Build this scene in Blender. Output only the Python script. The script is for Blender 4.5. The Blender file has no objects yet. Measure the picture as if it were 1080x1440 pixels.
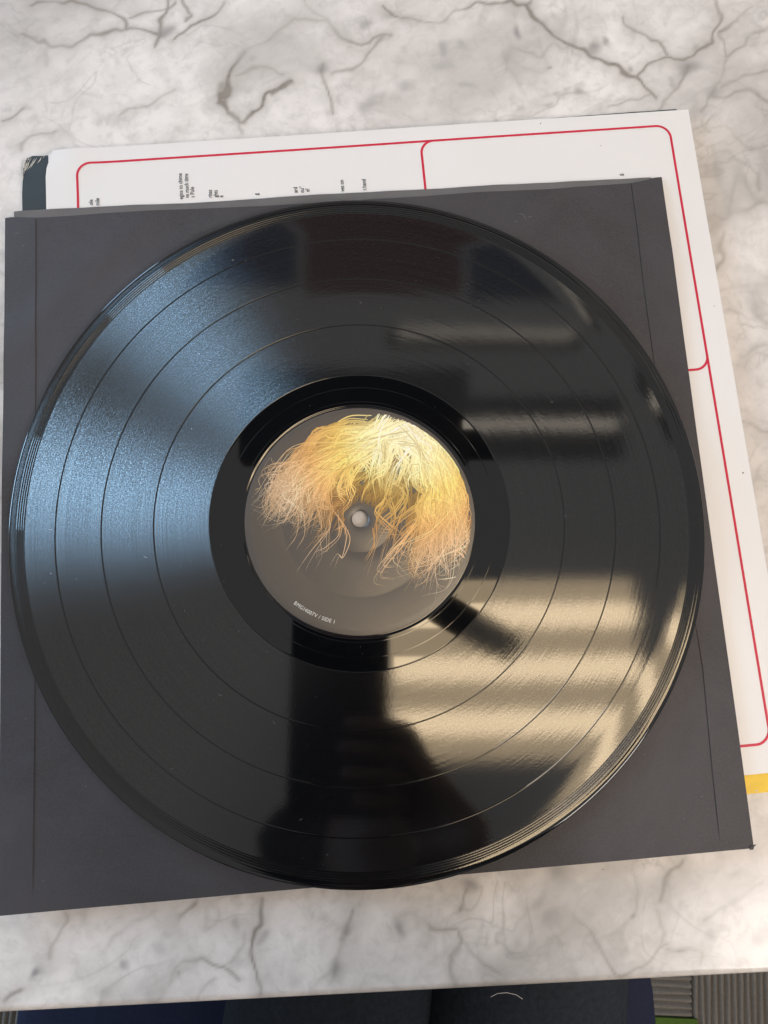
import bpy, bmesh, math, random
import numpy as np
from mathutils import Vector, Matrix
random.seed(7); rng = np.random.default_rng(11)
sc = bpy.context.scene
COL = sc.collection
# ------------------------------------------------------------------ camera
CAM = np.array([0.0099, -0.04811, 0.31703]); TILT, ROLL, FPX = 0.16403, 0.12745, 1036.72
_ct, _st, _cr, _sr = math.cos(TILT), math.sin(TILT), math.cos(ROLL), math.sin(ROLL)
RC = np.array([[1,0,0],[0,_ct,-_st],[0,_st,_ct]]) @ np.array([[_cr,-_sr,0],[_sr,_cr,0],[0,0,1]])
cd = bpy.data.cameras.new('camera'); cam = bpy.data.objects.new('camera', cd); COL.objects.link(cam)
cd.sensor_fit = 'VERTICAL'; cd.sensor_height = 36.0; cd.sensor_width = 27.0
cd.lens = FPX/1440*36.0; cd.clip_start = 0.003; cd.clip_end = 50
m4 = Matrix.Identity(4)
for i in range(3):
    for j in range(3): m4[i][j] = RC[i][j]
    m4[i][3] = CAM[i]
cam.matrix_world = m4
sc.camera = cam
# ------------------------------------------------------------------ light
w = bpy.data.worlds.new('World'); sc.world = w; w.use_nodes = True
# indoor ambient: pale ceiling above, dimmer walls around
_n = w.node_tree.nodes; _l = w.node_tree.links; _bg = _n['Background']
_tc = _n.new('ShaderNodeTexCoord'); _sp = _n.new('ShaderNodeSeparateXYZ'); _mr = _n.new('ShaderNodeMapRange'); _mr.interpolation_type = 'SMOOTHSTEP'
_l.new(_tc.outputs['Generated'], _sp.inputs[0]); _l.new(_sp.outputs[2], _mr.inputs['Value'])
_mr.inputs['From Min'].default_value = 0.30; _mr.inputs['From Max'].default_value = 0.85; _mr.inputs['To Min'].default_value = 0.26; _mr.inputs['To Max'].default_value = 0.37
_bg.inputs[0].default_value = (1.0, 0.965, 0.94, 1); _l.new(_mr.outputs[0], _bg.inputs[1])
sc.view_settings.view_transform = 'Standard'; sc.view_settings.look = 'None'
sc.view_settings.exposure = 0.52; sc.view_settings.gamma = 1.0; sc.view_settings.use_curve_mapping = False
sc.render.engine = 'CYCLES'; sc.cycles.use_denoising = True
sc.cycles.max_bounces = 8; sc.cycles.caustics_reflective = False; sc.cycles.caustics_refractive = False

def area_light(name, az, el, dist, sx, sy, rad, col):
    a, e = math.radians(az), math.radians(el)
    pos = Vector((math.cos(a)*math.cos(e), math.sin(a)*math.cos(e), math.sin(e)))*dist
    L = bpy.data.lights.new(name, 'AREA'); L.shape = 'RECTANGLE'; L.size = sx; L.size_y = sy
    L.color = col; L.energy = rad*math.pi*sx*sy
    o = bpy.data.objects.new(name, L); COL.objects.link(o); o.location = pos
    d = Vector((math.cos(a), math.sin(a), 0))          # an upright window facing the table
    o.rotation_euler = d.to_track_quat('Z', 'Y').to_euler()
    return o
BLUE = (0.42, 0.70, 1.0)
area_light('window_daylight', 173.5, 14, 2.0, 0.52, 0.75, 17.0, BLUE)
area_light('window_daylight', 137, 14, 2.2, 0.42, 0.75, 12.0, BLUE)
Lw = area_light('warm_fill_light', -38, 44, 2.2, 0.9, 0.8, 8.0, (1.0, 0.90, 0.81))  # unseen warm fill, added to brighten the marble from the near right
Lw.rotation_euler = Lw.location.to_track_quat('Z', 'Y').to_euler()

# ------------------------------------------------------------------ helpers
def at(px, py, z=0.0):
    d = RC @ np.array([(px-540)/FPX, -(py-720)/FPX, -1.0])
    s = (z-CAM[2])/d[2]; q = CAM+s*d
    return Vector((q[0], q[1], z))
def obj(name, me, mat=None, parent=None):
    o = bpy.data.objects.new(name, me); COL.objects.link(o)
    if mat: 
        me.materials.clear(); me.materials.append(mat)
    if parent: o.parent = parent
    return o
def mesh(name, v, f, smooth=False):
    me = bpy.data.meshes.new(name); me.from_pydata([tuple(p) for p in v], [], f); me.update()
    if smooth: me.polygons.foreach_set('use_smooth', [True]*len(me.polygons))
    return me
def thing(name, label, cat, loc=(0,0,0), rotz=0, group=None):
    o = bpy.data.objects.new(name, None); COL.objects.link(o); o.location = loc; o.rotation_euler = (0,0,rotz)
    o.empty_display_size = 0.05
    return tag(o, label, cat, group)
def tag(o, label, cat, group=None):
    o['label'] = label; o['category'] = cat
    if group: o['group'] = group
    return o
def bm_mesh(bm, name, smooth=False):
    me = bpy.data.meshes.new(name); bm.to_mesh(me); bm.free()
    if smooth: me.polygons.foreach_set('use_smooth', [True]*len(me.polygons))
    return me
def box(cx, cy, cz, sx, sy, sz, bev=0.0, seg=3, name='box'):
    bm = bmesh.new(); bmesh.ops.create_cube(bm, size=1.0)
    for v in bm.verts: v.co = Vector((cx+v.co.x*sx, cy+v.co.y*sy, cz+v.co.z*sz))
    if bev: bmesh.ops.bevel(bm, geom=bm.edges[:], offset=bev, segments=seg, affect='EDGES', profile=0.5)
    return bm_mesh(bm, name, bev > 0)
def cyl(p0, p1, r0, r1=None, seg=24, name='cyl', smooth=True):
    p0, p1 = Vector(p0), Vector(p1); r1 = r0 if r1 is None else r1
    z = (p1-p0).normalized(); x = z.orthogonal().normalized(); y = z.cross(x)
    v = []; f = []
    for p, r in ((p0, r0), (p1, r1)):
        for k in range(seg):
            a = 2*math.pi*k/seg; v.append(p+x*(r*math.cos(a))+y*(r*math.sin(a)))
    for k in range(seg): f.append((k, (k+1) % seg, seg+(k+1) % seg, seg+k))
    f.append(tuple(range(seg))[::-1]); f.append(tuple(range(seg, 2*seg)))
    me = mesh(name, v, f)
    if smooth: me.polygons.foreach_set('use_smooth', [len(p.vertices) == 4 for p in me.polygons])
    return me
def lathe(prof, seg=320, name='ring', closed=False):
    v = []; f = []; n = len(prof)
    for r, z in prof:
        for k in range(seg):
            a = 2*math.pi*k/seg; v.append((r*math.cos(a), r*math.sin(a), z))
    rng_ = range(n) if closed else range(n-1)
    for i in rng_:
        j = (i+1) % n
        for k in range(seg):
            k2 = (k+1) % seg; f.append((i*seg+k, i*seg+k2, j*seg+k2, j*seg+k))
    return mesh(name, v, f, True)
def ribbon(pts, wd, z=None, taper=None):
    """flat strip along a polyline lying in a horizontal plane"""
    v = []; f = []; n = len(pts)
    for i, p in enumerate(pts):
        p = Vector(p); a = Vector(pts[max(0, i-1)]); b = Vector(pts[min(n-1, i+1)])
        t = (b-a); t.z = 0
        t = t.normalized() if t.length > 1e-9 else Vector((1,0,0))
        nn = Vector((-t.y, t.x, 0)); ww = wd*0.5*(taper(i/(n-1)) if taper else 1.0)
        v += [p+nn*ww, p-nn*ww]
    for i in range(n-1): f.append((2*i+1, 2*i+3, 2*i+2, 2*i))
    return v, f
def fillet(pts, rad, seg=8):
    """polyline with corner radii (rad: one per inner corner)"""
    pts = [Vector(p) for p in pts]; out = [pts[0]]
    for i in range(1, len(pts)-1):
        r = rad[i-1] if isinstance(rad, (list, tuple)) else rad
        a, b, c = pts[i-1], pts[i], pts[i+1]
        d1 = (a-b).normalized(); d2 = (c-b).normalized()
        ang = d1.angle(d2); t = r/math.tan(ang/2)
        p1, p2 = b+d1*t, b+d2*t
        ctr = b+(d1+d2).normalized()*(r/math.sin(ang/2))
        for k in range(seg+1):
            q = p1.lerp(p2, k/seg)-ctr
            out.append(ctr+q*(r/q.length))
    out.append(pts[-1]); return out
def merge(lst):
    V = []; F = []
    for v, f in lst:
        n = len(V); V += list(v); F += [tuple(i+n for i in q) for q in f]
    return V, F
def densify(pts, step):
    out = []
    for a, b in zip(pts[:-1], pts[1:]):
        a, b = Vector(a), Vector(b); n = max(1, int((b-a).length/step))
        out += [a.lerp(b, k/n) for k in range(n)]
    out.append(Vector(pts[-1])); return out
def vnoise(x, y, scale, seed, octs=4, gain=0.5):
    """fractal value noise in numpy, roughly -1..1"""
    r = np.random.default_rng(seed); tot = np.zeros_like(x); amp = 1.0; nrm = 0
    for o in range(octs):
        N = 64; lat = r.uniform(-1, 1, (N, N)); u = x*scale; v = y*scale
        iu = np.floor(u).astype(int); iv = np.floor(v).astype(int); fu = u-iu; fv = v-iv
        fu = fu*fu*(3-2*fu); fv = fv*fv*(3-2*fv)
        g = lambda a, b: lat[a % N, b % N]
        tot += amp*((g(iu,iv)*(1-fu)+g(iu+1,iv)*fu)*(1-fv)+(g(iu,iv+1)*(1-fu)+g(iu+1,iv+1)*fu)*fv)
        nrm += amp; amp *= gain; scale *= 2.03
    return tot/nrm*1.6

# ------------------------------------------------------------------ materials
class NT:
    def __init__(s, name):
        s.m = bpy.data.materials.new(name); s.m.use_nodes = True; s.t = s.m.node_tree
        s.t.nodes.clear(); s.out = s.t.nodes.new('ShaderNodeOutputMaterial')
    def n(s, kind, **kw):
        nd = s.t.nodes.new('ShaderNode'+kind)
        for k, v in kw.items():
            if k.startswith('i_'):
                key = k[2:]; key = int(key) if key.isdigit() else key.replace('_', ' ')
                nd.inputs[key].default_value = v
            else: setattr(nd, k, v)
        return nd
    def l(s, a, ao, b, bi): s.t.links.new(a.outputs[ao], b.inputs[bi])
    def math(s, op, a, b=None, clamp=False):
        nd = s.n('Math', operation=op, use_clamp=clamp)
        for i, q in enumerate((a, b)):
            if q is None: continue
            if isinstance(q, (int, float)): nd.inputs[i].default_value = q
            else: s.t.links.new(q, nd.inputs[i])
        return nd.outputs[0]
    def mix(s, fac, a, b, blend='MIX'):
        nd = s.n('Mix', data_type='RGBA', blend_type=blend)
        for i, q in ((0, fac), (6, a), (7, b)):
            if isinstance(q, (int, float)): nd.inputs[i].default_value = q
            elif isinstance(q, tuple): nd.inputs[i].default_value = q if len(q) == 4 else (*q, 1)
            else: s.t.links.new(q, nd.inputs[i])
        return nd.outputs[2]
    def ramp(s, fac, stops):
        nd = s.n('ValToRGB'); cr = nd.color_ramp
        while len(cr.elements) < len(stops): cr.elements.new(0.5)
        for e, (p, c) in zip(cr.elements, stops): e.position = p; e.color = (c, c, c, 1) if isinstance(c, (int, float)) else (*c, 1)
        s.t.links.new(fac, nd.inputs[0]); return nd.outputs[0]
    def noise(s, scale, detail=3, rough=0.55, vec=None, dist=0.0):
        nd = s.n('TexNoise'); nd.inputs['Scale'].default_value = scale; nd.inputs['Detail'].default_value = detail
        nd.inputs['Roughness'].default_value = rough; nd.inputs['Distortion'].default_value = dist
        if vec is None:
            vec = s.coord()
        s.t.links.new(vec, nd.inputs['Vector']); return nd.outputs[0]
    def coord(s, which='Object'):
        if not hasattr(s, '_tc'): s._tc = s.n('TexCoord')
        return s._tc.outputs[which]
    def bump(s, h, strength, dist):
        nd = s.n('Bump'); nd.inputs['Strength'].default_value = strength; nd.inputs['Distance'].default_value = dist
        s.t.links.new(h, nd.inputs['Height']); return nd.outputs[0]
    def principled(s, col, rough=0.5, spec=0.5, normal=None, **kw):
        nd = s.n('BsdfPrincipled')
        for key, q in (('Base Color', col), ('Roughness', rough), ('Specular IOR Level', spec)):
            if isinstance(q, (int, float)): nd.inputs[key].default_value = q
            elif isinstance(q, tuple): nd.inputs[key].default_value = q if len(q) == 4 else (*q, 1)
            else: s.t.links.new(q, nd.inputs[key])
        if normal is not None: s.t.links.new(normal, nd.inputs['Normal'])
        for k, v in kw.items(): nd.inputs[k.replace('_', ' ')].default_value = v
        s.t.links.new(nd.outputs[0], s.out.inputs[0]); return nd
def simple(name, col, rough=0.5, spec=0.5, grain=0.0, gscale=300, bumpd=0.0, **kw):
    t = NT(name); c = (*col, 1); nrm = None
    if grain or bumpd:
        nz = t.noise(gscale, 4, 0.6)
        if grain: c = t.mix(nz, tuple(q*(1-grain) for q in col), tuple(min(1, q*(1+grain)) for q in col))
        if bumpd: nrm = t.bump(nz, 0.6, bumpd)
    t.principled(c, rough, spec, nrm, **kw); return t.m
def emit(name, col, s):
    t = NT(name); e = t.n('Emission'); e.inputs[0].default_value = (*col, 1); e.inputs[1].default_value = s
    t.l(e, 0, t.out, 0); return t.m

def vinyl(name, mirror_rough, aniso, grain):
    """black vinyl: a clear reflection plus, on the grooves, a lobe spread across the groove direction"""
    t = NT(name)
    fr = t.n('Fresnel'); fr.inputs['IOR'].default_value = 1.55
    geo = t.n('NewGeometry')
    dif = t.n('BsdfDiffuse'); dif.inputs[0].default_value = (0.0022, 0.0025, 0.0032, 1)
    gl = t.n('BsdfAnisotropic'); gl.inputs['Roughness'].default_value = mirror_rough; gl.inputs[0].default_value = (1,1,1,1)
    co = t.coord()
    sep = t.n('SeparateXYZ'); t.t.links.new(co, sep.inputs[0])
    if grain:
        wob = t.noise(40, 2, 0.5)
        fine = t.noise(900, 3, 0.7)
        b = t.n('Bump'); b.inputs['Strength'].default_value = 0.5; b.inputs['Distance'].default_value = 0.000012
        t.t.links.new(fine, b.inputs['Height'])
        r_ = t.math('SQRT', t.math('ADD', t.math('MULTIPLY', sep.outputs[0], sep.outputs[0]), t.math('MULTIPLY', sep.outputs[1], sep.outputs[1])))
        lv = t.n('CombineXYZ'); t.t.links.new(t.math('MULTIPLY', r_, 2300.0), lv.inputs[0]); t.t.links.new(t.math('ARCTAN2', sep.outputs[1], sep.outputs[0]), lv.inputs[1])
        ln_ = t.math('MULTIPLY', t.math('SUBTRACT', t.noise(1.0, 3, 0.7, lv.outputs[0]), 0.5), 0.030)
        rd = t.n('VectorMath', operation='NORMALIZE'); t.t.links.new(co, rd.inputs[0])
        rs_ = t.n('VectorMath', operation='SCALE'); t.l(rd, 0, rs_, 0); t.t.links.new(ln_, rs_.inputs['Scale'])
        ra = t.n('VectorMath', operation='ADD'); t.l(b, 0, ra, 0); t.l(rs_, 0, ra, 1)
        rn = t.n('VectorMath', operation='NORMALIZE'); t.l(ra, 0, rn, 0); t.l(rn, 0, gl, 'Normal')
    mx = t.n('MixShader'); t.l(fr, 0, mx, 0); t.l(dif, 0, mx, 1); t.l(gl, 0, mx, 2)
    last = mx
    if aniso:
        # radius and the two directions of the groove
        r = t.math('SQRT', t.math('ADD', t.math('MULTIPLY', sep.outputs[0], sep.outputs[0]), t.math('MULTIPLY', sep.outputs[1], sep.outputs[1])))
        inv = t.math('DIVIDE', 1.0, r)
        cmb = t.n('CombineXYZ'); t.t.links.new(t.math('MULTIPLY', sep.outputs[0], inv), cmb.inputs[0]); t.t.links.new(t.math('MULTIPLY', sep.outputs[1], inv), cmb.inputs[1])
        tan = t.n('CombineXYZ'); t.t.links.new(t.math('MULTIPLY', t.math('MULTIPLY', sep.outputs[1], inv), -1.0), tan.inputs[0]); t.t.links.new(t.math('MULTIPLY', sep.outputs[0], inv), tan.inputs[1])
        g = t.noise(1700, 2, 0.8)
        # grain a little longer along the groove than across it
        ang = t.math('ARCTAN2', sep.outputs[1], sep.outputs[0])
        pv = t.n('CombineXYZ'); t.t.links.new(t.math('MULTIPLY', r, 1500.0), pv.inputs[0]); t.t.links.new(t.math('MULTIPLY', ang, 60.0), pv.inputs[1])
        g2 = t.noise(1.0, 2, 0.6, pv.outputs[0])
        amt = t.math('MULTIPLY', t.math('SUBTRACT', t.math('ADD', t.math('MULTIPLY', g, 0.7), t.math('MULTIPLY', g2, 0.3)), 0.5), grain)
        sc_ = t.n('VectorMath', operation='SCALE'); t.l(tan, 0, sc_, 0); t.t.links.new(amt, sc_.inputs['Scale'])
        tl = t.n('VectorMath', operation='SCALE'); t.l(cmb, 0, tl, 0); tl.inputs['Scale'].default_value = 0.50      # groove wall leans outward
        a1_ = t.n('VectorMath', operation='ADD'); t.l(geo, 'Normal', a1_, 0); t.l(tl, 0, a1_, 1)
        ad = t.n('VectorMath', operation='ADD'); t.l(a1_, 0, ad, 0); t.l(sc_, 0, ad, 1)
        nm = t.n('VectorMath', operation='NORMALIZE'); t.l(ad, 0, nm, 0)
        # faint streaks: modulation changes from turn to turn
        rv = t.n('CombineXYZ'); t.t.links.new(t.math('MULTIPLY', r, 1700.0), rv.inputs[0]); t.t.links.new(t.math('MULTIPLY', ang, 1.1), rv.inputs[1])
        st = t.noise(1.0, 4, 0.7, rv.outputs[0])
        rs0 = t.ramp(st, [(0.25, 0.7*aniso), (0.75, 1.25*aniso)])
        spk_ = t.ramp(t.math('ADD', t.math('MULTIPLY', g, 0.75), t.math('MULTIPLY', g2, 0.25)), [(0.36, 0.5), (0.5, 0.85), (0.64, 1.7)])
        rs = t.mix(1.0, rs0, spk_, 'MULTIPLY')
        an = t.n('BsdfAnisotropic', distribution='BECKMANN'); an.inputs['Roughness'].default_value = 0.206; an.inputs['Anisotropy'].default_value = 0.72
        t.t.links.new(rs, an.inputs[0]); t.l(nm, 0, an, 'Normal'); t.l(cmb, 0, an, 'Tangent')
        ads = t.n('AddShader'); t.l(mx, 0, ads, 0); t.l(an, 0, ads, 1); last = ads
    t.l(last, 0, t.out, 0)
    return t.m

M = {}
M['groove'] = vinyl('grooved_vinyl', 0.058, 0.034, 0.34)
M['smooth'] = vinyl('smooth_vinyl', 0.035, 0.0, 0.0)
M['rim'] = vinyl('rim_vinyl', 0.05, 0.012, 0.10)

# marble
def marble_mat():
    t = NT('carrara_marble')
    at_ = t.n('Attribute', attribute_name='vein'); sep = t.n('SeparateColor'); t.l(at_, 0, sep, 0)
    fine = t.noise(55, 6, 0.62, dist=0.4); big = t.noise(9, 5, 0.6, dist=0.8)
    c = t.mix(t.ramp(big, [(0.35, 0.0), (0.7, 1.0)]), (0.82, 0.785, 0.775), (0.69, 0.66, 0.65))
    c = t.mix(t.math('MULTIPLY', t.ramp(fine, [(0.42, 0.0), (0.72, 1.0)]), 0.5), c, (0.48, 0.455, 0.44))
    c = t.mix(sep.outputs[2], c, (0.43, 0.405, 0.39))
    c = t.mix(t.math('MULTIPLY', sep.outputs[1], 0.9), c, (0.25, 0.235, 0.24))
    c = t.mix(t.math('MULTIPLY', sep.outputs[0], 0.95), c, (0.23, 0.205, 0.18))
    for sc_, wd_, st_ in ((13, 0.018, 0.42), (31, 0.022, 0.30)):
        rn_ = t.math('ABSOLUTE', t.math('SUBTRACT', t.noise(sc_, 3, 0.55, dist=1.1), 0.5))
        ln_ = t.ramp(rn_, [(0.0, 1.0), (wd_*0.35, 0.75), (wd_, 0.22), (wd_*2.6, 0.0)])
        mk_ = t.ramp(t.noise(sc_*0.55+3, 3, 0.5), [(0.46, 0.0), (0.62, 1.0)])
        c = t.mix(t.math('MULTIPLY', t.math('MULTIPLY', ln_, mk_), st_), c, (0.27, 0.25, 0.235))
    c = t.mix(t.math('MULTIPLY', t.ramp(t.noise(140, 4, 0.65, dist=0.5), [(0.48, 0.0), (0.70, 1.0)]), 0.32), c, (0.40, 0.375, 0.36))
    rg = t.ramp(t.noise(20, 4, 0.6), [(0.3, 0.16), (0.8, 0.28)])
    nrm = t.bump(t.noise(400, 3, 0.6), 0.25, 0.0001)
    t.principled(c, rg, 0.5, nrm); return t.m
M['marble'] = marble_mat()
def paper_black():
    t = NT('black_sleeve_paper')
    a = t.ramp(t.noise(11, 6, 0.62, dist=0.5), [(0.3, 0.0), (0.7, 1.0)]); f = t.noise(1400, 3, 0.7)
    c = t.mix(a, (0.034, 0.031, 0.034), (0.064, 0.060, 0.069))
    c = t.mix(t.math('MULTIPLY', t.ramp(f, [(0.4, 0.0), (0.8, 1.0)]), 0.5), c, (0.085, 0.080, 0.085))
    nrm = t.bump(t.math('ADD', t.noise(900, 4, 0.7), t.math('MULTIPLY', t.noise(22, 4, 0.55, dist=0.8), 14.0)), 0.5, 0.00014)
    t.principled(c, 0.62, 0.35, nrm); return t.m
M['sleeve'] = paper_black()
M['liner'] = simple('cloudy_plastic_liner', (0.13, 0.126, 0.13), 0.30, 0.5, 0.2, 40, 0.0004)
def paper_white():
    t = NT('white_coated_paper')
    a = t.noise(8, 4, 0.6); 
    c = t.mix(a, (0.70, 0.685, 0.69), (0.77, 0.755, 0.757))
    nrm = t.bump(t.noise(18, 3, 0.5), 0.3, 0.0010)
    t.principled(c, 0.36, 0.5, nrm); return t.m
M['white'] = paper_white()
M['red'] = simple('red_ink', (0.56, 0.012, 0.05), 0.4, 0.5, 0.08, 400)
M['ink'] = simple('black_ink', (0.015, 0.015, 0.017), 0.5, 0.4, 0.2, 900)
M['slate'] = simple('slate_jacket_print', (0.030, 0.042, 0.050), 0.38, 0.5, 0.2, 120, 0.0001)
M['yellow'] = simple('yellow_jacket_print', (0.78, 0.52, 0.02), 0.42, 0.5, 0.16, 160, 0.0003)
M['navy_ink'] = simple('navy_ink', (0.03, 0.03, 0.08), 0.5, 0.4, 0.1, 300)
M['card'] = simple('raw_card', (0.62, 0.58, 0.52), 0.8, 0.2, 0.15, 700, 0.0002)

# ------------------------------------------------------------------ floor: carpet tiles
ZM = -0.0092                # marble surface; record playing surface is z = 0
ZF = ZM-0.75
fl = obj('floor', mesh('floor', [(-3,-3,ZF-0.012),(3,-3,ZF-0.012),(3,3,ZF-0.012),(-3,3,ZF-0.012)], [(0,1,2,3)]), simple('carpet_backing', (0.06,0.055,0.05), 0.9, 0.1, 0.3, 200)); fl['kind'] = 'structure'
def carpet_mat(name, c0, c1):
    t = NT(name); nz = t.noise(220, 4, 0.7); n2 = t.noise(900, 2, 0.7)
    c = t.mix(nz, c0, c1); c = t.mix(t.math('MULTIPLY', n2, 0.5), c, tuple(q*0.45 for q in c0))
    t.principled(c, 0.95, 0.1, t.bump(n2, 0.8, 0.003)); return t.m
M['carpet'] = carpet_mat('ribbed_carpet', (0.165,0.15,0.135), (0.30,0.28,0.255))
M['green'] = carpet_mat('green_carpet', (0.06,0.115,0.02), (0.13,0.21,0.045))
def tile_mesh():
    v = []; f = []; n = 56; S = 0.498; p = S/n
    prof = []
    for k in range(n):
        x0 = -S/2+k*p
        prof += [(x0, -0.007), (x0+p*0.2, -0.0015), (x0+p*0.45, 0.0), (x0+p*0.7, -0.0015), (x0+p*0.95, -0.007)]
    prof.append((S/2, -0.007))
    ys = np.linspace(-S/2, S/2, 12)
    for x, z in prof:
        for y in ys: v.append((x+0.0006*math.sin(y*60+x*300), y, z))
    m = len(ys)
    for i in range(len(prof)-1):
        for j in range(m-1): f.append((i*m+j, (i+1)*m+j, (i+1)*m+j+1, i*m+j+1))
    return mesh('carpet_tile', v, f, True)
tm = tile_mesh(); tm.materials.append(M['carpet'])
CA = math.radians(4.0)
c0 = Vector((0.505, -0.47, ZF))       # the corner line between two tiles seen right of the chair
ca, sa = math.cos(CA), math.sin(CA)
for i in range(-4, 3):
    for j in range(-3, 3):
        o = obj('carpet_tile', tm, None, fl)
        lx, ly = (i+0.5)*0.5, (j+0.5)*0.5-0.12
        o.location = (c0.x+ca*lx-sa*ly, c0.y+sa*lx+ca*ly, ZF)
        o.rotation_euler = (0, 0, CA+(math.pi/2 if (i == -1) else 0))
gs = at(962, 1434, ZF)
g = obj('carpet_inlay', box(0,0,0, 0.30,0.034,0.004, 0.0008), M['green'], fl); g.location = (gs.x-0.131, gs.y-0.024, ZF+0.0005); g.rotation_euler = (0,0,CA)

# ------------------------------------------------------------------ marble table
TA = math.atan2(0.0509, 0.3072); TO = Vector((0.0304, -0.1915, ZM))
tca, tsa = math.cos(TA), math.sin(TA)
table = thing('marble_table', 'polished white marble table with grey veins under the record sleeves', 'table', (TO.x, TO.y, ZF), TA)
def axis(lo, hi, dlo, dhi, step, coarse):
    a = np.arange(lo, dlo, coarse); b = np.arange(dlo, dhi, step); c = np.linspace(dhi, hi, max(2, int((hi-dhi)/coarse)))
    return np.concatenate([a, b, c])
def edge_axis(a, rb=0.0035, th=0.03):
    """append a rounded arris and the slab face at both ends: gives position and drop"""
    lo, hi = a[0], a[-1]; pos = list(a); drop = [0.0]*len(a)
    pre = []; post = []
    for k in range(1, 6):
        t = k/5*math.pi/2
        pre.append((lo-rb*math.sin(t), rb*(1-math.cos(t)))); post.append((hi+rb*math.sin(t), rb*(1-math.cos(t))))
    pre.append((lo-rb, th)); post.append((hi+rb, th))
    P = [p for p, _ in pre[::-1]]+pos+[p for p, _ in post]; D = [d for _, d in pre[::-1]]+drop+[d for _, d in post]
    return np.array(P), np.array(D)
ax, dx = edge_axis(axis(-0.62, 0.72, -0.27, 0.25, 0.0009, 0.02))
ay, dy = edge_axis(axis(0.0035, 0.85, 0.0036, 0.55, 0.0009, 0.02))
GX, GY = np.meshgrid(ax, ay, indexing='ij'); DX, DY = np.meshgrid(dx, dy, indexing='ij')
GZ = (ZM-ZF)-np.maximum(DX, DY)
WX = TO.x+tca*GX-tsa*GY; WY = TO.y+tsa*GX+tca*GY
vein = np.zeros_like(WX); blot = np.zeros_like(WX)
wx = WX+0.004*vnoise(WX, WY, 60, 1, 3)+0.0002*vnoise(WX, WY, 300, 3, 2); wy = WY+0.004*vnoise(WX, WY, 60, 2, 3)+0.0002*vnoise(WX, WY, 300, 4, 2)
wmod = 0.6+0.5*vnoise(WX, WY, 45, 5, 3); imod = np.clip(0.70+0.5*vnoise(WX, WY, 34, 6, 3, 0.4), 0.25, 1)
def trace(pts, width, inten, halo=0.5):
    P = [at(x, y, ZM) for x, y in pts]
    d = np.full(WX.shape, 1.0)
    xs = [p.x for p in P]; ys = [p.y for p in P]; mg = 0.03
    msk = (WX > min(xs)-mg) & (WX < max(xs)+mg) & (WY > min(ys)-mg) & (WY < max(ys)+mg)
    X, Y = wx[msk], wy[msk]; D = np.full(X.shape, 1.0)
    for a, b in zip(P[:-1], P[1:]):
        ex, ey = b.x-a.x, b.y-a.y; L2 = ex*ex+ey*ey+1e-12
        t = np.clip(((X-a.x)*ex+(Y-a.y)*ey)/L2, 0, 1)
        D = np.minimum(D, np.hypot(X-a.x-t*ex, Y-a.y-t*ey))
    ww = np.maximum(width*0.001*np.clip(wmod[msk], 0.5, 1.7), 0.00085)
    val = inten*imod[msk]*(np.exp(-(D/ww)**2)+halo*np.exp(-(D/(ww*5.5))**2)*0.75)
    vein[msk] = np.maximum(vein[msk], val)
def blotch(x, y, r, inten, sx=1.0, ang=0):
    p = at(x, y, ZM); ca_, sa_ = math.cos(ang), math.sin(ang)
    X = wx-p.x; Y = wy-p.y; U = (X*ca_+Y*sa_)/sx; V = -X*sa_+Y*ca_
    d = np.hypot(U, V)/(r*0.00031)
    np.maximum(blot, inten*np.exp(-d**2.4)*np.clip(imod+0.3, 0, 1), out=blot)
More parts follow.
